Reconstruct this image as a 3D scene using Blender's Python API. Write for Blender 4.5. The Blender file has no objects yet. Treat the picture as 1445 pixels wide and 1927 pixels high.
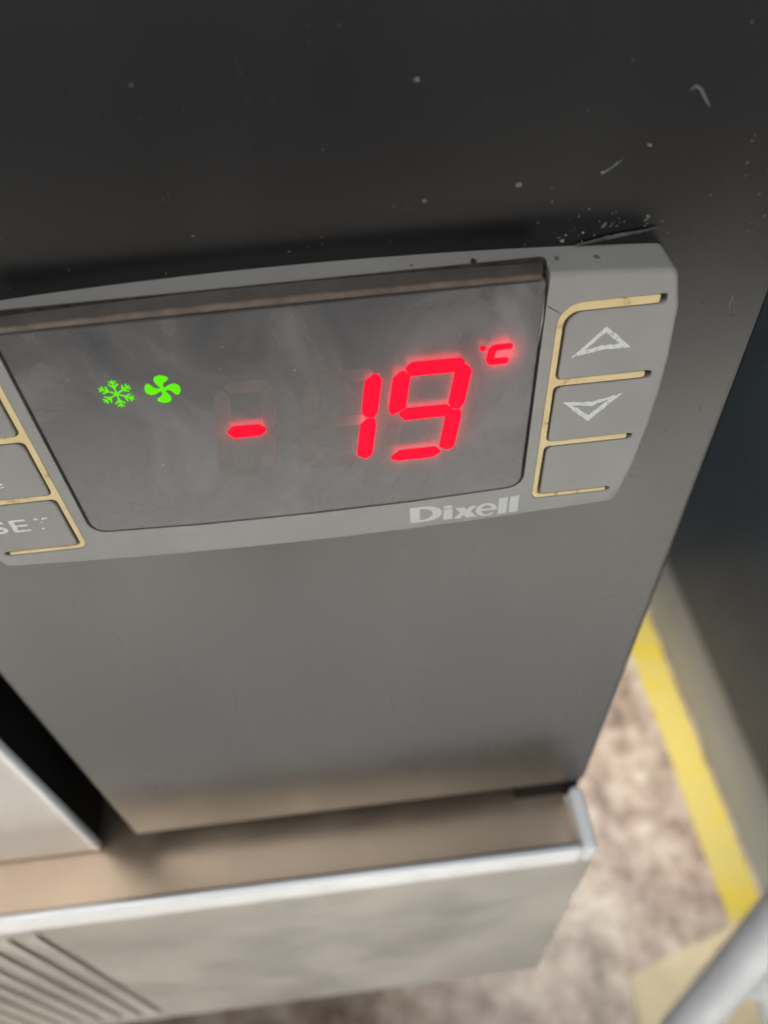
import bpy, bmesh, math, random
from mathutils import Vector, Matrix
random.seed(7)
S = 0.001            # everything below is written in millimetres
HZ = 1150.0          # height of the lens above the floor
sc = bpy.context.scene
COL = sc.collection

# ------------------------------------------------------------------ camera
cam_data = bpy.data.cameras.new('camera')
cam = bpy.data.objects.new('camera', cam_data); COL.objects.link(cam); sc.camera = cam
# columns of the camera rotation: right, up, back (from the two vanishing points)
Xr = Vector((0.99343031, -0.10471498, -0.0461626))
Dn = Vector((-0.10927733, -0.74824435, -0.65436141))
Fw = Vector((0.03398053, 0.65510699, -0.75477159))
M = Matrix((Xr, -Dn, -Fw)).transposed().to_4x4()
M.translation = Vector((0, 0, HZ * S))
cam.matrix_world = M
cam_data.sensor_fit = 'HORIZONTAL'; cam_data.sensor_width = 24.0
cam_data.lens = 24.0 * 1447 / 1445
cam_data.clip_start = 0.005; cam_data.clip_end = 50
cam_data.dof.use_dof = True
cam_data.dof.focus_distance = 0.078
cam_data.dof.aperture_fstop = cam_data.lens / 1.3      # 1.3 mm pupil of a phone's close-up lens

# ------------------------------------------------------------------ light
w = bpy.data.worlds.new('World'); sc.world = w; w.use_nodes = True
bg = w.node_tree.nodes['Background']
bg.inputs[0].default_value = (0.86, 0.93, 1.0, 1); bg.inputs[1].default_value = 0.60
def area(name, loc, target, size, power, col):
    l = bpy.data.lights.new(name, 'AREA'); l.shape = 'RECTANGLE'; l.size, l.size_y = size
    l.energy = power; l.color = col
    o = bpy.data.objects.new(name, l); COL.objects.link(o)
    o.location = Vector(loc) * S
    d = (Vector(target) - Vector(loc)).normalized()
    o.rotation_euler = d.to_track_quat('-Z', 'Y').to_euler()
    return o
l_ = area('aisle_lamp', (-100, -960, 2700), (-100, -960, 0), (3.2, 0.6), 120, (0.69, 0.86, 1.0)); l_.data.spread = math.radians(24)
area('ceiling_lamp', (-500, -700, 2700), (-100, 0, 900), (1.3, 0.6), 12, (1.0, 0.97, 0.92))
l_ = area('side_lamp', (340, 480, 2600), (340, 480, 0), (0.3, 0.3), 2.0, (1.0, 0.98, 0.94)); l_.data.spread = math.radians(22)  # added fill, narrow cone keeps its light on the floor beside the cabinet
sc.view_settings.view_transform = 'Standard'; sc.view_settings.look = 'None'
sc.view_settings.exposure = 0.0; sc.view_settings.gamma = 1.0

# ------------------------------------------------------------------ materials
class NT:
    def __init__(s, name):
        s.m = bpy.data.materials.new(name); s.m.use_nodes = True
        s.t = s.m.node_tree; s.b = s.t.nodes['Principled BSDF']
        s.co = s.t.nodes.new('ShaderNodeTexCoord')
    def n(s, k, **kw):
        x = s.t.nodes.new(k)
        for a, v in kw.items(): setattr(x, a, v)
        return x
    def l(s, a, b): s.t.links.new(a, b)
    def noise(s, scale, detail=4, rough=.55, stretch=None, dist=0):
        x = s.n('ShaderNodeTexNoise'); x.inputs['Scale'].default_value = scale
        x.inputs['Detail'].default_value = detail; x.inputs['Roughness'].default_value = rough
        x.inputs['Distortion'].default_value = dist
        if stretch:
            mp = s.n('ShaderNodeMapping'); mp.inputs['Scale'].default_value = stretch
            s.l(s.co.outputs['Object'], mp.inputs[0]); s.l(mp.outputs[0], x.inputs[0])
        else: s.l(s.co.outputs['Object'], x.inputs[0])
        return x.outputs[0]
    def ramp(s, src, stops):
        r = s.n('ShaderNodeValToRGB'); e = r.color_ramp.elements
        while len(e) < len(stops): e.new(.5)
        for i, (p, c) in enumerate(stops):
            e[i].position = p
            if not isinstance(c, tuple): c = (c, c, c)
            e[i].color = (*c, 1)
        s.l(src, r.inputs[0]); return r.outputs[0]
    def mix(s, f, a, b, mode='MIX'):
        x = s.n('ShaderNodeMix', data_type='RGBA', blend_type=mode)
        for v, i in ((f, 0), (a, 6), (b, 7)):
            if isinstance(v, (int, float)): x.inputs[i].default_value = v if i == 0 else (v, v, v, 1)
            elif isinstance(v, tuple): x.inputs[i].default_value = (*v, 1)
            else: s.l(v, x.inputs[i])
        return x.outputs[2]
    def bump(s, h, strength, dist=1e-5):
        x = s.n('ShaderNodeBump'); x.inputs['Strength'].default_value = strength
        x.inputs['Distance'].default_value = dist
        s.l(h, x.inputs['Height']); s.l(x.outputs[0], s.b.inputs['Normal'])
    def set(s, **kw):
        for k, v in kw.items():
            i = s.b.inputs[k.replace('_', ' ')]
            if isinstance(v, tuple): i.default_value = (*v, 1)
            elif isinstance(v, (int, float)): i.default_value = v
            else: s.l(v, i)
        return s

MAT = {}
# dark painted sheet metal of the control panel: fine powder-coat grain, greasy wipes, pale dust
t = NT('dark_paint')
wipe = t.noise(48, 2, .5, (1, 1, .45)); grain = t.noise(1300, 2, .6)
speck = t.ramp(t.noise(900, 2, .5), [(.70, 0.), (.78, 1.)])
area_mask = t.ramp(t.noise(40, 3, .6), [(.45, 0.), (.7, 1.)])
sp = t.mix(1., speck, area_mask, 'MULTIPLY')
basec = t.mix(t.ramp(wipe, [(.05, 0.), (.95, 1.)]), (.004, .0042, .005), (.008, .0082, .009))
t.set(Base_Color=basec, Roughness=t.ramp(wipe, [(.05, .21), (.95, .36)]), Specular_IOR_Level=.62)
t.bump(t.noise(800, 3, .6, (1, 1, .15)), .10, 5e-6)
MAT['paint'] = t.m
# grey moulded plastic
t = NT('grey_plastic')
c = t.ramp(t.noise(60, 5, .6), [(.3, (.240, .231, .217)), (.72, (.290, .280, .263))])
dirt = t.ramp(t.noise(420, 6, .7), [(.62, 0.), (.80, 1.)])
c = t.mix(t.mix(1., dirt, .35, 'MULTIPLY'), c, (.15, .135, .11))
t.set(Base_Color=c, Roughness=t.ramp(t.noise(110, 4), [(.3, .38), (.7, .52)]))
t.bump(t.noise(9000, 2), .3, 5e-6); MAT['grey'] = t.m
# yellow silicone seal
t = NT('yellow_seal')
c = t.ramp(t.noise(350, 5, .65), [(.30, (.34, .18, .05)), (.40, (.68, .52, .25)), (.75, (.78, .62, .35))])
t.set(Base_Color=c, Roughness=.5, Subsurface_Weight=.15, Subsurface_Scale=.0006); t.bump(t.noise(1500, 3), .3, 2e-5)
MAT['seal'] = t.m
# smoked window of the display: dusty, wiped
t = NT('smoked_window')
sm = t.noise(75, 5, .60, (1, 1, .8), .8); fine = t.noise(2600, 3, .7)
c = t.ramp(sm, [(.36, (.044, .045, .051)), (.52, (.082, .081, .083)), (.68, (.150, .149, .156))])
sp = t.ramp(t.noise(1500, 1, .5), [(.77, 0.), (.81, 1.)])
c = t.mix(t.mix(1., sp, .5, 'MULTIPLY'), c, (.4, .4, .4))
t.set(Base_Color=c, Roughness=t.ramp(sm, [(.3, .16), (.75, .40)]), Specular_IOR_Level=.5)
t.bump(fine, .12, 4e-6); MAT['window'] = t.m
def simple(name, col, rough=.5, metal=0., nscale=300, var=.15, bump=0., spec=.5, stretch=None):
    t = NT(name)
    a = tuple(x * (1 - var) for x in col); b = tuple(min(1, x * (1 + var)) for x in col)
    t.set(Base_Color=t.ramp(t.noise(nscale, 5, .6, stretch), [(.3, a), (.7, b)]), Roughness=rough, Metallic=metal, Specular_IOR_Level=spec)
    if bump: t.bump(t.noise(nscale * 4, 3, .6, stretch), bump, 2e-5)
    return t.m
MAT['brown_edge'] = simple('brown_window_edge', (.030, .021, .015), .6, nscale=500, var=.4, bump=.4, spec=.5)
MAT['tan_edge'] = simple('tan_window_edge', (.115, .078, .052), .5, nscale=420, var=.45, bump=.4, spec=.5)  # tan stands for light reflected along the chamfer, put into the colour
MAT['dirt'] = simple('dark_dirt', (.03, .022, .014), .8, nscale=900, var=.8, bump=.6)
MAT['slot_dark'] = simple('slot_dark', (.05, .042, .03), .7, nscale=1200, var=.6)
MAT['black'] = simple('black_rubber', (.006, .006, .006), .7, spec=.2)
MAT['stain'] = simple('brown_stain', (.035, .022, .010), .6, nscale=2500, var=.5)
MAT['stain_pale'] = simple('olive_stain', (.12, .105, .06), .6, nscale=2500, var=.3)
MAT['ghost'] = simple('unlit_segment', (.098, .080, .080), .30, nscale=260, var=.3)
MAT['lint'] = simple('pale_lint', (.30, .30, .29), .9)
MAT['lint_dim'] = simple('dusty_grey_lint', (.13, .13, .125), .9)
MAT['smear'] = simple('grime_smear', (.075, .075, .068), .95, nscale=900, var=.5)
def emit(name, col, s):
    t = NT(name); t.set(Base_Color=tuple(x * .02 for x in col), Roughness=.6, Specular_IOR_Level=.1, Emission_Color=col, Emission_Strength=s); return t.m
MAT['red'] = emit('red_led', (1.0, .0, .009), 3.6)
MAT['green'] = emit('green_led', (.12, .78, .0), 1.1)
def worn(name, lo, hi, scale, col):
    t = NT(name)
    wr = t.ramp(t.noise(scale, 5, .75), [(lo, 0.), (hi, 1.)])
    t.set(Base_Color=t.mix(wr, col, (.27, .26, .24)), Roughness=.55); t.bump(t.noise(3000, 2), .3, 1e-5)
    return t.m
MAT['print'] = worn('worn_white_print', .53, .64, 2300, (.66, .66, .64))
MAT['brand'] = worn('silver_brand_print', .50, .95, 3200, (.56, .56, .54))
# brushed steel
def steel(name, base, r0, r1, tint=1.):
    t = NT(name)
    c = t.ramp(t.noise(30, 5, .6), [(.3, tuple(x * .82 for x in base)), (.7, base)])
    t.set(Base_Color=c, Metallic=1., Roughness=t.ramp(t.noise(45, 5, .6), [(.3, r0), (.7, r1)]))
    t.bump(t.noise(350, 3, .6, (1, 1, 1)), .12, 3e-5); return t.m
MAT['steel'] = steel('brushed_steel', (.54, .505, .455), .30, .40)
MAT['steel_edge'] = steel('polished_steel_edge', (.92, .93, .94), .34, .44)  # near-white base puts the rim's highlight into the colour
MAT['steel_warm'] = steel('warm_reflecting_steel', (.88, .69, .52), .3, .4)  # tan reflection is put into the base colour of plain steel
MAT['door'] = simple('pale_door_laminate', (.60, .545, .49), .35, nscale=20, var=.04)
MAT['door_edge'] = simple('white_door_edge', (.85, .85, .84), .25, nscale=30, var=.03)
MAT['white_tube'] = simple('white_enamel', (.66, .67, .68), .3, nscale=25, var=.10, bump=.1, spec=.6)
MAT['tape'] = None
t = NT('yellow_floor_tape')
wear = t.ramp(t.noise(10.5, 5, .75, (.8, 1, 1)), [(.40, 0.), (.50, 1.)])
weave = t.noise(170, 3, .7)
c = t.mix(wear, (.46, .345, .006), (.43, .34, .07))
c = t.mix(t.mix(1., t.ramp(weave, [(.56, 0.), (.72, 1.)]), .45, 'MULTIPLY'), c, (.20, .14, .03))
c = t.mix(t.ramp(t.noise(22, 3, .6), [(.68, 0.), (.76, .85)]), c, (.10, .09, .07))
t.set(Base_Color=c, Roughness=.5); MAT['tape'] = t.m
# speckled stone floor
t = NT('speckled_floor')
b1 = t.noise(11, 3, .62, (1.15, .8, 1), .6); b2 = t.noise(34, 3, .6); b3 = t.noise(5.5, 2)
c = t.ramp(b1, [(.34, (.085, .052, .034)), (.43, (.185, .128, .092)), (.54, (.30, .225, .165)), (.68, (.50, .44, .35))])
c2 = t.ramp(b2, [(.38, (.080, .055, .04)), (.48, (.27, .195, .142)), (.62, (.52, .46, .38))])
c = t.mix(.45, c, c2)
c = t.mix(t.ramp(b3, [(.35, .0), (.7, .35)]), c, (.27, .165, .12))
t.set(Base_Color=c, Roughness=.42); MAT['floor'] = t.m
MAT['board'] = simple('cream_board', (.50, .41, .25), .55, nscale=14, var=.14)
MAT['kick'] = simple('grey_kick_plate', (.54, .58, .68), .45, nscale=6, var=.12)
MAT['trim'] = simple('pale_trim', (.46, .48, .50), .45, nscale=10, var=.1)
MAT['dark_side'] = simple('dark_cabinet_side', (.070, .092, .110), .42, nscale=4, var=.25)
MAT['wall'] = simple('dark_wall', (.035, .032, .026), .8, nscale=5, var=.2)

# ------------------------------------------------------------------ helpers
def finish(name, bm, mat, parent=None, smooth=False, mm=False):
    if not mm: bmesh.ops.scale(bm, vec=(S, S, S), verts=bm.verts)
    bmesh.ops.recalc_face_normals(bm, faces=bm.faces)
    me = bpy.data.meshes.new(name); bm.to_mesh(me); bm.free()
    if mat: me.materials.append(MAT[mat] if isinstance(mat, str) else mat)
    if smooth:
        for p in me.polygons: p.use_smooth = True
    o = bpy.data.objects.new(name, me); COL.objects.link(o)
    if parent: o.parent = parent
    return o
def empty(name, loc, label, cat, group=None):
    o = bpy.data.objects.new(name, None); COL.objects.link(o); o.location = Vector(loc) * S
    o.empty_display_size = .01
    o['label'] = label; o['category'] = cat
    if group: o['group'] = group
    return o
def fillet(pts, n=8):
    """closed polygon [(x,z,r)] -> points with rounded corners"""
    out = []; N = len(pts)
    for i in range(N):
        p = Vector(pts[i][:2]); r = pts[i][2] if len(pts[i]) > 2 else 0
        a = Vector(pts[i - 1][:2]) - p; b = Vector(pts[(i + 1) % N][:2]) - p
        la, lb = a.length, b.length; a.normalize(); b.normalize()
        ang = a.angle(b)
        if r <= 0 or ang > 3.1: out.append(tuple(p)); continue
        d = min(r / math.tan(ang / 2), la * .499, lb * .499); r = d * math.tan(ang / 2)
        c = p + (a + b).normalized() * (r / math.sin(ang / 2))
        s = p + a * d - c; e = p + b * d - c
        sweep = math.pi - ang; sgn = 1 if s.x * e.y - s.y * e.x > 0 else -1
        for k in range(n + 1):
            th = sgn * sweep * k / n
            out.append((c.x + s.x * math.cos(th) - s.y * math.sin(th), c.y + s.x * math.sin(th) + s.y * math.cos(th)))
    return out
def area2(p): return sum(p[i - 1][0] * p[i][1] - p[i][0] * p[i - 1][1] for i in range(len(p)))
def offset(p, d):
    """grow (+) or shrink (-) a closed polygon along its vertex normals"""
    s = 1 if area2(p) > 0 else -1; N = len(p); out = []
    for i in range(N):
        a = Vector(p[i]) - Vector(p[i - 1]); b = Vector(p[(i + 1) % N]) - Vector(p[i])
        if a.length < 1e-7: a = b
        if b.length < 1e-7: b = a
        a.normalize(); b.normalize()
        n = Vector((a.y, -a.x)) + Vector((b.y, -b.x))
        if n.length < 1e-6: n = Vector((a.y, -a.x))
        n.normalize(); k = max(.5, n.dot(Vector((a.y, -a.x))))
        out.append((p[i][0] + s * n.x * d / k, p[i][1] + s * n.y * d / k))
    return out
def loft(bm, loops, cap=True):
    """loops: [(points, y)] front to back"""
    vs = [[bm.verts.new((x, y, z)) for x, z in pts] for pts, y in loops]
    n = len(vs[0])
    for a, b in zip(vs, vs[1:]):
        for i in range(n): bm.faces.new((a[i - 1], a[i], b[i], b[i - 1]))
    if cap: bm.faces.new(vs[0]); bm.faces.new(vs[-1])
def plate(pts, y0, y1, bev=0.):
    bm = bmesh.new()
    if bev: loft(bm, [(offset(pts, -bev), y0), (offset(pts, -bev * .3), y0 + bev * .3), (pts, y0 + bev), (pts, y1)])
    else: loft(bm, [(pts, y0), (pts, y1)])
    return bm
def box(bm, x0, x1, y0, y1, z0, z1, bev=0, seg=2):
    r = bmesh.ops.create_cube(bm, size=1)
    for v in r['verts']:
        v.co = Vector(((x0 + x1) / 2 + v.co.x * (x1 - x0), (y0 + y1) / 2 + v.co.y * (y1 - y0), (z0 + z1) / 2 + v.co.z * (z1 - z0)))
    if bev:
        es = list({e for v in r['verts'] for e in v.link_edges})
        bmesh.ops.bevel(bm, geom=es, offset=bev, segments=seg, affect='EDGES', profile=.5)
    return bm
def boxo(name, mat, parent, *a, bev=0, seg=2):
    return finish(name, box(bmesh.new(), *a, bev=bev, seg=seg), mat, parent)
def tube(bm, pts, r, n=20, cap=True):
    pts = [Vector(p) for p in pts]; rings = []; up = Vector((.3, .2, 1)).normalized()
    for i, p in enumerate(pts):
        d = (pts[min(i + 1, len(pts) - 1)] - pts[max(i - 1, 0)]).normalized()
        u = d.cross(up).normalized(); v = d.cross(u)
        rr = r[i] if isinstance(r, (list, tuple)) else r
        rings.append([bm.verts.new(p + (u * math.cos(2 * math.pi * k / n) + v * math.sin(2 * math.pi * k / n)) * rr) for k in range(n)])
    for a, b in zip(rings, rings[1:]):
        for k in range(n): bm.faces.new((a[k - 1], a[k], b[k], b[k - 1]))
    if cap: bm.faces.new(rings[0]); bm.faces.new(rings[-1])
def boolean(a, b, op):
    m = a.modifiers.new('b', 'BOOLEAN'); m.operation = op; m.solver = 'EXACT'; m.object = b
    dg = bpy.context.evaluated_depsgraph_get(); dg.update()
    me = bpy.data.meshes.new_from_object(a.evaluated_get(dg))
    a.modifiers.clear(); old = a.data; a.data = me; me.name = old.name; bpy.data.meshes.remove(old)
def kill(o):
    me = o.data; bpy.data.objects.remove(o); bpy.data.meshes.remove(me)

# ------------------------------------------------------------------ setting
bm = bmesh.new(); box(bm, -4000, 4000, -5000, 3000, -40, 0)
fl = finish('floor', bm, 'floor'); fl['kind'] = 'structure'
bm = bmesh.new(); box(bm, -3000, 3000, 800, 860, 0, 2600)
wl = finish('wall', bm, 'wall'); wl['kind'] = 'structure'

# ------------------------------------------------------------------ freezer cabinet that carries the controller
CX = -5.3                                   # controller centre
YP = 61.2                                   # front plane of the control panel
def Z(z): return HZ + z
fz = empty('freezer_cabinet', (0, YP, 0), 'dark fronted refrigerated cabinet with steel channel below its control panel', 'freezer')
def Fz(bm): bmesh.ops.translate(bm, verts=bm.verts, vec=(0, -YP, 0)); return bm
def fbox(name, mat, *a, bev=0, seg=2, parent=fz): return finish(name, Fz(box(bmesh.new(), *a, bev=bev, seg=seg)), mat, parent)
cp = fbox('control_panel', 'paint', -54.6, 42.6, YP, 82, Z(-166.2), Z(260), bev=1.0, seg=4)
for p in cp.data.polygons: p.use_smooth = False
fbox('recess', 'black', -66, -54.7, 79, 83, Z(-172), Z(260))
dr = fbox('door', 'door', -420, -64.4, YP + .2, YP + 1.8, Z(-173), Z(260), bev=.5, seg=3)
fbox('door_gasket', 'black', -418, -64.9, YP + 1.85, 79.5, Z(-172), Z(259), parent=dr)
dr['label'] = 'pale cream door with bright edge'
fbox('door_edge', 'door_edge', -65.4, -63.8, YP - .1, YP + 1.9, Z(-172.6), Z(260), bev=.6, seg=3, parent=dr)
# steel channel: rims round a sunken tray
fbox('front_rim', 'steel_edge', -420, 39.0, 47.5, 49.5, Z(-176), Z(-168.0), bev=.8, seg=4)
fbox('end_rim', 'door_edge', 39.05, 42.2, 47.3, 60.9, Z(-176), Z(-167.6), bev=1.3, seg=4)
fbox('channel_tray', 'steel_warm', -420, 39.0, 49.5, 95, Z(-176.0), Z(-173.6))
fbox('corner_block', 'black', 28, 41.6, 61.6, 95.5, Z(-175.5), Z(-166.4))  # added black filler, hides the floor behind and gives the corner its shade
fbox('front_panel', 'steel', -77.5, 42.1, 47.7, 60, Z(-291), Z(-176.0), bev=.5)
fbox('top_strip', 'steel', -420, -77.6, 47.7, 60, Z(-181), Z(-176.0))
fbox('bottom_strip', 'steel', -420, -77.6, 47.7, 60, Z(-291), Z(-284))
fbox('grille_backing', 'kick', -420, -77.6, 51.2, 60, Z(-284), Z(-181))
sl0 = None; x = -77.9; k = 0
while x > -190:
    if sl0 is None:
        sl0 = fbox('grille_slat', 'steel', -2.25, 2.25, 48.2, 51.1, Z(-284), Z(-181), bev=.6)
        sl0.location.x = (x - 4.6) * S; 
    else:
        c_ = sl0.copy(); COL.objects.link(c_); c_.parent = fz; c_.location.x = (x - 4.6) * S
    x -= 6.3
fbox('carcass', 'black', -420, 38, 96, 620, Z(-289), Z(260))
fbox('plinth', 'slot_dark', -420, 30, 260, 600, 0, Z(-289.2))

# ------------------------------------------------------------------ controller
ct = empty('temperature_controller', (CX, 57.0, Z(-52.9)), 'grey digital temperature controller reading minus nineteen, set into the dark panel', 'thermostat')
def edge_x(z):   # bulging side
    T = [(15.1, 35.3), (14.2, 35.85), (11.2, 36.42), (5.5, 36.88), (1, 36.95), (-3.3, 36.82), (-8.8, 36.38), (-13.8, 35.55), (-15.25, 34.95)]
    for (za, xa), (zb, xb) in zip(T, T[1:]):
        if z <= za and z >= zb: return xa + (xb - xa) * (za - z) / (za - zb)
    return 35
raw = []
NT_ = 28
for i in range(NT_ + 1):
    x = -35.4 + 70.8 * i / NT_; raw.append((x, 16.55 - 1.45 * (x / 35.4) ** 2, 1.1 if i in (0, NT_) else 0))
for z in (11.2, 8.5, 5.5, 1, -3.3, -6, -8.8, -11.5, -13.8): raw.append((edge_x(z), z, 0))
for i in range(NT_ + 1):
    x = 34.95 - 69.9 * i / NT_; raw.append((x, -16.6 + 1.35 * (x / 34.95) ** 2, .7 if i in (0, NT_) else 0))
for z in (-13.8, -11.5, -8.8, -6, -3.3, 1, 5.5, 8.5, 11.2): raw.append((-edge_x(z), z, 0))
OUT = fillet(raw, 6)
bm = bmesh.new()
loft(bm, [(offset(OUT, -.42), 0), (offset(OUT, -.20), .06), (offset(OUT, -.05), .22), (OUT, .42), (offset(OUT, .05), 4.2)])
bez = finish('bezel', bm, 'grey', ct, mm=True)     # kept in millimetres until all cuts are made
# right-hand key slots: one comb-shaped groove
COMB = [(35.1, 12.65, .38), (25.2, 12.65, 2.3), (25.2, -13.25, .95), (34.2, -13.25, .28), (34.2, -12.62, .28), (26.1, -12.62, .5),
        (26.1, -5.22, .9), (35.2, -5.22, .36), (35.2, -4.45, .36), (26.1, -4.45, .55), (26.1, 2.98, .9), (35.5, 2.98, .38),
        (35.5, 3.92, .38), (26.1, 3.92, .55), (26.1, 11.60, 1.7), (35.1, 11.60, .38)]
SEAL = [(34.4, 12.62, .2), (25.22, 12.62, 2.2), (25.22, -13.20, .9), (33.7, -13.16, .15), (33.7, -12.74, .15), (25.72, -12.74, .5),
        (25.76, -5.08, .6), (34.6, -5.08, .2), (34.6, -4.47, .2), (25.85, -4.47, .6), (25.78, 3.16, .6), (34.8, 3.16, .2),
        (34.8, 3.89, .2), (25.80, 3.89, .6), (25.76, 11.75, 1.5), (34.4, 11.75, .2)]
mir = lambda P: [(-a[0], *a[1:]) for a in P]
combs = [fillet(COMB), fillet(mir(COMB))]
for c_ in combs:
    o = finish('cut', plate(c_, -1, 1.5), None, ct, mm=True); boolean(bez, o, 'DIFFERENCE'); kill(o)
    bm = bmesh.new(); loft(bm, [(offset(c_, .17), -.06), (offset(c_, -.02), .12)])
    o = finish('cut', bm, None, ct, mm=True); boolean(bez, o, 'DIFFERENCE'); kill(o)
# opening for the window, running out through the top edge
OPEN = fillet([(-24.0, 19, 0), (-24.0, -11.0, 1.7), (-12, -11.62, 0), (0, -11.78, 0), (12, -11.62, 0), (24.0, -11.0, 1.7), (24.0, 19, 0)])
OPEN = fillet([(-24.0, 16.75, .8), (-24.0, -11.0, 1.9), (-12, -11.62, 0), (0, -11.78, 0), (12, -11.62, 0), (24.0, -11.0, 1.9), (24.0, 16.75, .8)])
OPEN2 = [(-22.5, 18), (-22.5, 10), (22.5, 10), (22.5, 18)]
for q, d in ((OPEN, 1.45),):
    o = finish('cut', plate(q, -1, d), None, ct, mm=True); boolean(bez, o, 'DIFFERENCE'); kill(o)
# buttons: cut out of the same moulding so their faces run on from the bezel
keys = []
for sgn in (1, -1):
    for z0, z1, nm in ((3.43, 12.1, 'top'), (-4.83, 3.43, 'mid'), (-12.93, -4.83, 'low')):
        xs = sorted((sgn * 25.65, sgn * 34.15))
        o = bez.copy(); o.data = bez.data.copy(); o.name = 'button'; o.data.name = 'button'; COL.objects.link(o); o.parent = ct
        cb = finish('cut', box(bmesh.new(), xs[0], xs[1], -1, 1.3, z0, z1), None, ct, mm=True)
        boolean(o, cb, 'INTERSECT'); keys.append((o, cb, sgn, nm))
for o, cb, _, _ in keys: boolean(bez, cb, 'DIFFERENCE')
for o, cb, _, _ in keys: kill(cb)
KEY = {(s, n): o for o, _, s, n in keys}
for o in [bez] + list(KEY.values()): o.data.transform(Matrix.Scale(S, 4)); o.data.update()
KEY[(1, 'top')]['label'] = 'button marked with an up arrow'; KEY[(1, 'mid')]['label'] = 'button marked with a down arrow'
KEY[(1, 'low')]['label'] = 'blank button'; KEY[(-1, 'low')]['label'] = 'button with worn SET lettering'
for P in (SEAL, mir(SEAL)):
    p = fillet(P); sv = bmesh.new()
    loft(sv, [(offset(p, -.05), .03), (offset(p, .01), .06), (offset(p, .03), .15), (offset(p, .03), 1.47)])
    s_ = finish('button_seal', sv, 'seal', ct)
gl = finish('groove_bed', box(bmesh.new(), -35.6, 35.6, 1.49, 1.6, -13.4, 12.6), 'slot_dark', ct)
# window: front face, chamfered brown top edge
WIN = fillet([(-23.72, 15.35, .5), (-23.72, -10.85, 1.65), (-12, -11.44, 0), (0, -11.58, 0), (12, -11.44, 0), (23.72, -10.85, 1.65), (23.72, 15.35, .5)])
WIN_S = offset(WIN, -.18)
bm = bmesh.new(); loft(bm, [(WIN_S, -.03), (offset(WIN, -.05), .03), (WIN, .16), (WIN, 1.40)])
win = finish('display_window', bm, 'window', ct)
finish('window_gap', plate(offset(OPEN, -.02), 1.405, 1.44), 'dirt', ct)
def wedge(name, mat, prof, x0, x1, jit=0):
    """profile [(y,z)] swept along x following the arch of the window's top"""
    bm = bmesh.new(); n = 40; rows = []
    for i in range(n + 1):
        x = x0 + (x1 - x0) * i / n; dz = .18 - .45 * (x / 23.7) ** 2
        rows.append([bm.verts.new((x, y + random.uniform(-jit, jit), z + dz * max(0, (z - 15.2) / 1.2) + random.uniform(-jit, jit))) for y, z in prof])
    m = len(prof)
    for a, b in zip(rows, rows[1:]):
        for k in range(m): bm.faces.new((a[k - 1], a[k], b[k], b[k - 1]))
    bm.faces.new(rows[0]); bm.faces.new(rows[-1])
    return finish(name, bm, mat, win)
wedge('window_top_edge', 'brown_edge', [(.62, 15.36), (.58, 15.75), (1.0, 16.15), (1.36, 16.42), (1.40, 15.36)], -23.7, 23.5)
wedge('window_bevel', 'tan_edge', [(.19, 15.355), (.12, 15.42), (.40, 15.72), (.575, 15.78), (.61, 15.355)], -23.6, 23.3, .012)
bm = bmesh.new(); tube(bm, [(-23.4, .02, 15.25), (-10, .0, 15.3), (23.2, .02, 15.25)], .09, 8); finish('window_lip', bm, 'brown_edge', win)
bm = bmesh.new(); tube(bm, [(23.78, .35, 13.6), (23.80, .25, 11), (23.78, .35, 8.2)], [.03, .11, .03], 8); finish('clear_glue', bm, 'trim', win)

# lit and unlit segments
def seg_pts(kind, x0, x1):
    P = {'a': [(0, .97, 5.7), (0, 1.57, 6.3), (1, -1.25, 6.25), (1, -.69, 5.7), (1, -1.57, 4.78), (0, 1.65, 4.82)],
         'b': [(1, -1.5, 4.65), (1, -.62, 5.5), (1, 0, 4.75), (1, 0, .72), (1, -.38, .03), (1, -1.15, .35), (1, -1.5, .95)],
         'f': [(0, .75, 5.5), (0, 1.55, 4.77), (0, 1.55, .92), (0, .33, .08), (0, .0, .8), (0, 0, 4.7)],
         'g': [(0, 1.04, .12), (0, 1.7, .72), (1, -1.71, .66), (1, -.9, 0), (1, -1.5, -.66), (0, 1.75, -.70)],
         'c': [(1, -1.5, -.80), (1, -.85, -.08), (1, -.18, -.17), (1, 0, -.9), (1, 0, -4.95), (1, -.55, -5.5), (1, -1.5, -4.9)],
         'e': [(0, 1.5, -.80), (0, .85, -.1), (0, .18, -.17), (0, 0, -.9), (0, 0, -4.95), (0, .55, -5.5), (0, 1.5, -4.9)],
         'd': [(0, .75, -5.9), (0, 1.75, -4.95), (1, -1.95, -4.93), (1, -1.2, -5.65), (1, -2.1, -6.28), (0, 1.65, -6.28)]}[kind]
    q = [((x0 if s == 0 else x1) + dx, z, .28) for s, dx, z in P]
    q = fillet(q, 4)
    return [(x + .15 * z, z + 1.6) for x, z in q]
def lit(name, pts, mat, h, parent=None, dim=None):
    bm = bmesh.new(); loft(bm, [(offset(pts, -.035), -.03 - h), (pts, -.03 - h * .6), (pts, .1)])
    if mat == 'red': halo_lamp(pts)
    return finish(name, bm, mat, parent or win)
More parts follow.
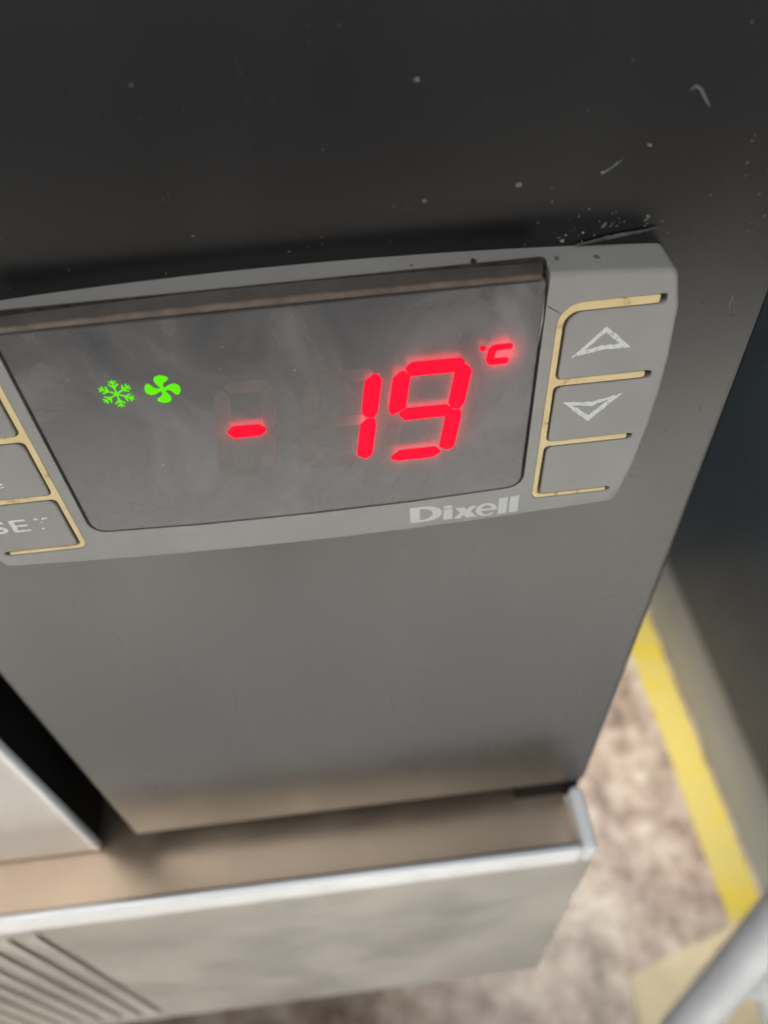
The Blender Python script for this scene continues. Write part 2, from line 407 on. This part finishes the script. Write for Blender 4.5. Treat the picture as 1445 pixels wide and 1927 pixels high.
def halo_lamp(pts):
    """the light the element sheds on the dusty window round it"""
    n = len(pts); cx = sum(p[0] for p in pts) / n; cz = sum(p[1] for p in pts) / n
    xx = sum((p[0] - cx) ** 2 for p in pts); zz = sum((p[1] - cz) ** 2 for p in pts); xz = sum((p[0] - cx) * (p[1] - cz) for p in pts)
    ang = .5 * math.atan2(2 * xz, xx - zz); u = (math.cos(ang), math.sin(ang))
    a = [(p[0] - cx) * u[0] + (p[1] - cz) * u[1] for p in pts]; b = [-(p[0] - cx) * u[1] + (p[1] - cz) * u[0] for p in pts]
    l = bpy.data.lights.new('led', 'AREA'); l.shape = 'RECTANGLE'; l.size = (max(a) - min(a)) * .9 * S; l.size_y = (max(b) - min(b)) * .8 * S
    l.color = (1, .0, .02); l.energy = HALO_W * l.size * l.size_y * 1e6
    o = bpy.data.objects.new('led', l); COL.objects.link(o); o.parent = ct
    X_ = Vector((u[0], 0, u[1])); Z_ = Vector((0, -1, 0)); Y_ = Z_.cross(X_)
    m = Matrix((X_, Y_, Z_)).transposed().to_4x4(); m.translation = Vector((cx, -.95, cz)) * S; o.matrix_local = m
HALO_W = 3.2e-5
for (x0, x1, on) in ((-7.65, -1.78, 'g'), (.80, 8.17, 'bc'), (9.35, 16.75, 'abcdfg')):
    for k in 'abcdefg':
        p = seg_pts(k, x0, x1)
        if k in on: lit('lit_segment', offset(p, .05), 'red', .10)
        else: lit('unlit_segment', p, 'ghost', .006)
lit('degree_mark', [(18.45 + .30 * math.cos(a * math.pi / 8), 8.72 + .28 * math.sin(a * math.pi / 8)) for a in range(16)], 'red', .10)
CC = fillet([(21.3, 8.95, .25), (21.2, 8.40, .25), (19.75, 8.36, .25), (19.5, 7.42, .25), (21.02, 7.36, .25), (20.95, 6.72, .25), (19.1, 6.70, .6), (18.8, 7.3, .4), (19.1, 9.0, .7)], 5)
lit('celsius_mark', CC, 'red', .10)
# snowflake: one outline, six arms
sn = []
w_, L1 = .085, 1.62
half = [(.20, -w_), (.72, -w_), (1.12, -.50), (1.24, -.40), (1.0, -w_), (1.18, -w_), (1.48, -.38), (1.58, -.27), (1.40, -w_), (1.66, -w_ * .8)]
for k in range(6):
    a = math.radians(90 + 60 * k)
    for u, v in half + [(u, -v) for u, v in reversed(half)]:
        sn.append((-15.5 + u * .97 * math.cos(a) - v * .97 * math.sin(a), 7.83 + u * .97 * math.sin(a) + v * .97 * math.cos(a)))
lit('snowflake_symbol', sn, 'green', .05)
fn = []
tab = [(-44, .16), (-40, .30), (-36, .58), (-28, .84), (-17, .98), (-4, 1.03), (10, 1.03), (22, .99), (31, .92), (30, .74), (20, .54), (12, .38), (26, .20)]
for k in range(4):
    for d, r in tab:
        a = math.radians(86 - 90 * k - d); fn.append((-11.3 + 1.57 * r * math.cos(a), 7.82 + 1.57 * r * math.sin(a)))
lit('fan_symbol', fillet([(x, z, .05) for x, z in fn], 2), 'green', .05)

# printed marks
def ring(name, outer, inner, mat, y0, y1, parent):
    """closed band between two outlines with the same number of points, edges roughened as worn print"""
    def sub(P, m=9):
        out = []
        for i in range(len(P)):
            a = Vector(P[i]); b = Vector(P[(i + 1) % len(P)])
            for k in range(m): q = a.lerp(b, k / m); out.append((q.x + random.uniform(-.06, .06), q.y + random.uniform(-.06, .06)))
        return out
    o, i_ = sub(outer), sub(inner); bm = bmesh.new(); n = len(o)
    vs = [[bm.verts.new((x, y, z)) for x, z in P] for P, y in ((o, y0), (i_, y0), (i_, y1), (o, y1))]
    for j in range(4):
        a, b = vs[j], vs[(j + 1) % 4]
        for k in range(n): bm.faces.new((a[k - 1], a[k], b[k], b[k - 1]))
    return finish(name, bm, mat, parent)
ring('up_arrow_mark', [(29.95, 9.75), (32.75, 7.05), (29.9, 7.12), (27.05, 6.55)], [(29.95, 9.12), (31.60, 7.58), (29.85, 7.62), (28.25, 7.25)], 'print', -.025, .05, KEY[(1, 'top')])
ring('down_arrow_mark', [(26.95, 1.0), (29.95, .66), (33.05, 1.42), (29.95, -1.98)], [(28.05, .45), (29.95, .10), (31.75, .78), (29.92, -1.18)], 'print', -.025, .05, KEY[(1, 'mid')])
def text(name, body, x, z, h, wx, mat, parent, bold=.0, shear=0, width=None, y=-.03, th=.03, space=1):
    cu = bpy.data.curves.new(name, 'FONT'); cu.body = body; cu.size = 1; cu.extrude = .02; cu.offset = bold
    cu.space_character = space; cu.shear = shear; cu.resolution_u = 8
    tmp = bpy.data.objects.new('tmp', cu); COL.objects.link(tmp)
    dg = bpy.context.evaluated_depsgraph_get(); dg.update()
    me = bpy.data.meshes.new_from_object(tmp.evaluated_get(dg)); bpy.data.objects.remove(tmp); bpy.data.curves.remove(cu)
    xs = [v.co.x for v in me.vertices]; ys = [v.co.y for v in me.vertices]; zs = [v.co.z for v in me.vertices]
    ax, bx_, ay, by = min(xs), max(xs), min(ys), max(ys); zz = max(abs(min(zs)), max(zs), 1e-6)
    W = width or (bx_ - ax) * h / (by - ay) * wx
    for v in me.vertices:
        v.co = Vector((x + (v.co.x - ax) / (bx_ - ax) * W, y + th / 2 * (-v.co.z / zz), z + (v.co.y - ay) / (by - ay) * h)) * S
    me.materials.append(MAT[mat]); me.name = name
    o = bpy.data.objects.new(name, me); COL.objects.link(o); o.parent = parent; return o
# brand lettering, letter by letter, at the widths of the photograph
def el(cx, cz, a, b, t0, t1, n):
    return [(cx + a * math.cos(math.radians(t0 + (t1 - t0) * k / n)), cz + b * math.sin(math.radians(t0 + (t1 - t0) * k / n))) for k in range(n + 1)]
Dh = [(11.22, -15.22), (11.22, -12.60), (12.9, -12.60)] + el(12.9, -13.91, 1.98, 1.31, 90, -90, 18)[1:] 
Di = [(12.32, -14.86)] + [(12.32, -12.98)] + el(12.6, -13.92, 1.22, .94, 90, -90, 14)
Dp = Dh + [Dh[0], Di[0]] + Di[::-1] + [Di[-1]] if 0 else Dh + [Dh[0]] + [Di[0]] + Di[:0:-1] + [Di[0]]
ec, ez = 20.03, -14.28
e_out = el(ec, ez, 1.23, 1.12, -8, 318, 36); e_in = el(ec + .1, ez - .08, .66, .78, 318, 196, 14)
e_hole = [(19.5, -14.12), (20.62, -14.12)] + el(ec + .04, -14.06, .52, .52, 10, 170, 12)
e_p = e_out + e_in + [(19.45, -14.44)] + [e_hole[0]] + e_hole[:0:-1] + [e_hole[0], (19.46, -14.44)]
letters = [Dp, [(15.06, -15.28), (15.06, -13.55), (16.10, -13.50), (16.10, -15.25)], el(15.58, -13.12, .54, .26, 0, 337, 15),
    [(16.25, -15.30), (17.0, -14.32), (16.42, -13.50), (17.45, -13.46), (17.78, -13.95), (18.15, -13.42), (18.92, -13.38), (18.2, -14.28), (18.95, -15.30), (17.75, -15.32), (17.42, -14.80), (17.0, -15.32)],
    e_p, [(21.42, -15.28), (21.42, -12.58), (22.44, -12.50), (22.44, -15.24)], [(22.70, -15.24), (22.70, -12.50), (23.74, -12.42), (23.74, -15.22)]]
for P in letters: finish('brand_letter', plate(P, -.02, .03), 'brand', bez)
for ch, x, wd in (('S', -34.0, 1.75), ('E', -31.75, 1.80)):
    text('set_letter', ch, x, -9.45, 1.95, 1, 'print', KEY[(-1, 'low')], bold=.012, width=wd, th=.04)
def flake(name, cx, cz, r, mat, parent, y, th=.03, ar=1.6, rot=0, n=9, rnd=.35):
    p = []
    for k in range(n):
        a = 2 * math.pi * k / n; q = r * random.uniform(1 - rnd, 1 + rnd)
        u, v = q * ar * math.cos(a), q * math.sin(a)
        p.append((cx + u * math.cos(rot) - v * math.sin(rot), cz + u * math.sin(rot) + v * math.cos(rot)))
    return finish(name, plate(p, y, y + th), mat, parent)
lowk = KEY[(-1, 'low')]; midk = KEY[(-1, 'mid')]
flake('set_letter', -28.85, -7.72, .16, 'print', lowk, -.025, .05, 2.0); flake('set_letter', -28.0, -7.78, .15, 'print', lowk, -.025, .05, 2.6, .2)
flake('set_letter', -28.45, -8.3, .10, 'print', lowk, -.025, .05, 1.0); flake('set_letter', -28.62, -9.3, .13, 'print', lowk, -.025, .05, 1.4)
flake('worn_mark', -30.3, -2.15, .12, 'print', midk, -.025, .05, 2.6, .4); flake('worn_mark', -30.2, -2.5, .09, 'print', midk, -.025, .05, 2.6, .5)
flake('worn_mark', -31.4, -2.1, .12, 'print', midk, -.025, .05, 2.4, .3)
# stains on the top of the bezel (they lie on the sloping upper face)
def topflake(x, yy, r, mat, ar=1.4):
    bm = bmesh.new(); zt = 16.55 - 1.45 * (x / 35.4) ** 2 + .02
    vs = []; n = 11
    for k in range(n):
        a = 2 * math.pi * k / n; q = r * random.uniform(.65, 1.3); xx = x + q * math.cos(a)
        vs.append((xx, yy + q * ar * math.sin(a), 16.55 - 1.45 * (xx / 35.4) ** 2))
    t_ = [bm.verts.new((a, b, c + .075)) for a, b, c in vs]; u_ = [bm.verts.new((a, b, c - .1)) for a, b, c in vs]
    for k in range(n): bm.faces.new((t_[k - 1], t_[k], u_[k], u_[k - 1]))
    bm.faces.new(t_); bm.faces.new(u_); return finish('stain', bm, mat, bez)
topflake(17.7, 2.5, .30, 'stain', 1.5); topflake(18.15, 2.0, .17, 'stain'); topflake(25.1, 2.3, .22, 'stain_pale'); topflake(28.7, 2.2, .26, 'stain_pale')
topflake(12.3, 2.6, .15, 'stain_pale')
bm = bmesh.new(); tube(bm, [(24.1, -.01, 12.6), (24.7, -.015, 12.15), (25.35, -.01, 11.7)], [.05, .04, .025], 6); finish('scratch', bm, 'stain', bez)
for x, z in ((20.7, -14.4), (7.6, -13.6)):
    pass
bm = bmesh.new(); tube(bm, [(35.0, .1, 14.2), (35.3, .05, 13.2), (35.5, .15, 12.0), (35.75, .3, 11.2)], [.02, .07, .05, .02], 6); finish('pale_scuff', bm, 'lint', bez)
# rubber gasket between bezel and panel
finish('gasket', plate(offset(OUT, -.8), 4.15, 4.22), 'black', ct)

# ------------------------------------------------------------------ dust and lint (nobody could count it)
bm = bmesh.new()
def speck(bm, x, z, r, y=None, ar=1.5, rot=0):
    n = 6; y = YP - .012 if y is None else y; f_ = []; b_ = []
    for k in range(n):
        a = 2 * math.pi * k / n; q = r * random.uniform(.5, 1.3); u, v = q * ar * math.cos(a), q * math.sin(a)
        X, Zz = x + u * math.cos(rot) - v * math.sin(rot), z + u * math.sin(rot) + v * math.cos(rot)
        f_.append(bm.verts.new((X, y - random.uniform(.01, .05), Zz))); b_.append(bm.verts.new((X, y + .04, Zz)))
    for k in range(n): bm.faces.new((f_[k - 1], f_[k], b_[k], b_[k - 1]))
    bm.faces.new(f_); bm.faces.new(b_)
for i in range(55):
    x = random.uniform(-30, 41); z = HZ + random.uniform(-37, -18); r = random.choice((.04, .05, .06, .09))
    speck(bm, x, z, r, rot=random.uniform(0, 3))
for i in range(28):
    x = random.uniform(17, 31); z = HZ - 36.8 + abs(random.gauss(0, 1.3)); speck(bm, x, z, random.choice((.03, .05, .08)), rot=random.uniform(0, 3))
for i in range(90):
    x = random.uniform(32.5, 42); z = HZ + random.uniform(-75, -20); speck(bm, x, z, random.choice((.03, .04, .05, .08)), rot=random.uniform(0, 3))
for i in range(14):
    x = random.uniform(-52, 41); z = HZ + random.uniform(-150, -72); speck(bm, x, z, random.choice((.02, .03, .035)), rot=random.uniform(0, 3))
for x, z, r, a in ((26.9, -28.7, .16, -.3), (23.4, -30.6, .15, .4), (24.4, -30.0, .12, .6), (7.9, -22.2, .16, -.1), (8.4, -31.6, .14, .2), (16.3, -31, .2, .1), (28.1, -35.2, .16, .9), (24.3, -35.4, .16, 1)):
    speck(bm, x, HZ + z, r, ar=1.9, rot=a)
o = finish('dust', bm, 'lint_dim'); o['kind'] = 'stuff'; o['label'] = 'pale dust specks scattered over the dark control panel'; o['category'] = 'dust'
bm = bmesh.new()
for x, z, r in ((26.95, -28.7, .09), (23.3, -30.6, .08), (20.7, -36.5, .16), (20.95, -36.0, .10), (7.95, -22.1, .08), (28.1, -34.9, .09), (22.5, -35.9, .11)):
    speck(bm, x, HZ + z, r, y=YP - .06)
tube(bm, [(38.4 + random.uniform(-.1, .1), 60.9, HZ - 44 - .5 * k) for k in range(4)], .02, 4)
o = finish('lint', bm, 'lint'); o['kind'] = 'stuff'; o['label'] = 'bright lint crumbs caught above the controller'; o['category'] = 'lint'
bm = bmesh.new(); pts = [(29.2, -24.7), (29.6, -24.4), (30.1, -24.7), (30.6, -25.4), (31.2, -26.1)]
tube(bm, [(x, YP - .05, HZ + z) for x, z in pts], [.04, .12, .13, .12, .04], 8)
tube(bm, [(x, YP - .05, HZ + z) for x, z in ((23.3, -30.7), (24.0, -30.3), (24.8, -29.7))], [.1, .07, .04], 8)
o = finish('grease_streak', bm, 'lint_dim'); o['label'] = 'faint hooked pale streak on the upper right of the dark panel'; o['category'] = 'streak'
bm = bmesh.new(); N_ = 22
tube(bm, [(21.8 + 7.4 * k / N_, 60.95 + random.uniform(-.03, .03), HZ - 37.0 + .95 * (k / N_) ** .8 + random.uniform(-.03, .03)) for k in range(N_ + 1)],
     [random.uniform(.10, .15) * (.4 + math.sin(math.pi * k / N_)) for k in range(N_ + 1)], 8)
o = finish('grime_roll', bm, 'smear'); o['label'] = 'rolled strip of dark grime lying along the top right edge of the controller'; o['category'] = 'dirt'

# ------------------------------------------------------------------ things on the floor and beside
nb = empty('neighbouring_cabinet', (485, 300, 0), 'tall dark cabinet with grey kick plate at the right edge behind the tape', 'cabinet')
def nbox(name, mat, *a, bev=0): 
    bm = box(bmesh.new(), *a, bev=bev); bmesh.ops.translate(bm, verts=bm.verts, vec=(-485, -300, 0)); return finish(name, bm, mat, nb)
nbox('side_panel', 'dark_side', 484, 1050, -150, 770, 142, 1900, bev=4)
nbox('kick_plate', 'kick', 489, 1045, -145, 765, 0, 128)
nbox('trim_strip', 'trim', 486, 1047, -147, 767, 128.5, 141.5, bev=2)

def sheet(name, mat, P, h, z0=0): 
    bm = bmesh.new(); a = [bm.verts.new((x, y, z0)) for x, y in P]; b = [bm.verts.new((x, y, z0 + h)) for x, y in P]
    for k in range(len(P)): bm.faces.new((a[k - 1], a[k], b[k], b[k - 1]))
    bm.faces.new(a); bm.faces.new(b); return finish(name, bm, mat)
L = []; Rr = []
for k in range(60):
    y = -160 + 920 * k / 59
    L.append((431 + random.uniform(-1.2, 1.2) - (y < 200) * 1.0, y)); Rr.append((482 + random.uniform(-.8, .8), y))
o = sheet('floor_tape', 'tape', [(x, y) for x, y in L] + Rr[::-1], .5, .3)
o['label'] = 'worn yellow tape stuck along the floor beside the grey kick plate'; o['category'] = 'floor tape'
o = sheet('board', 'board', [(279, 166), (419, 205), (560, 246), (600, 20), (270, -60)], 4, 1.2)
o['label'] = 'cream flat board lying on the floor under the white tube'; o['category'] = 'board'
tr = empty('trolley_frame', (340, 40, HZ - 400), 'white enamelled tube frame crossing the lower right corner', 'trolley')
def tfin(name, bm, mat='white_tube'):
    bmesh.ops.translate(bm, verts=bm.verts, vec=(-340, -40, -(HZ - 400))); return finish(name, bm, mat, tr, smooth=True)
def along(a, b, t): return tuple(a[i] + (b[i] - a[i]) * t for i in range(3))
A = (149.4, 48.4, HZ - 507.7); B = (166.8, 69.9, HZ - 388.9)
Cc = (187.5, 56.6, HZ - 474.0); Dd = (214.0, 30.3, HZ - 549.0)
bm = bmesh.new(); tube(bm, [along(A, B, t) for t in (-5.38, -2, 0, 1, 2.2)], 10.6, 36); tfin('tube', bm)
bm = bmesh.new(); tube(bm, [along(Cc, Dd, t) for t in (-.35, -.30, -.2, 0, 1, 3.0)], [4, 8, 10, 10.4, 10.4, 10.4], 36); tfin('brace', bm)
bm = bmesh.new(); tube(bm, [along(A, B, .50), along(Cc, Dd, .15)], 5.0, 24); tfin('weld_bridge', bm)
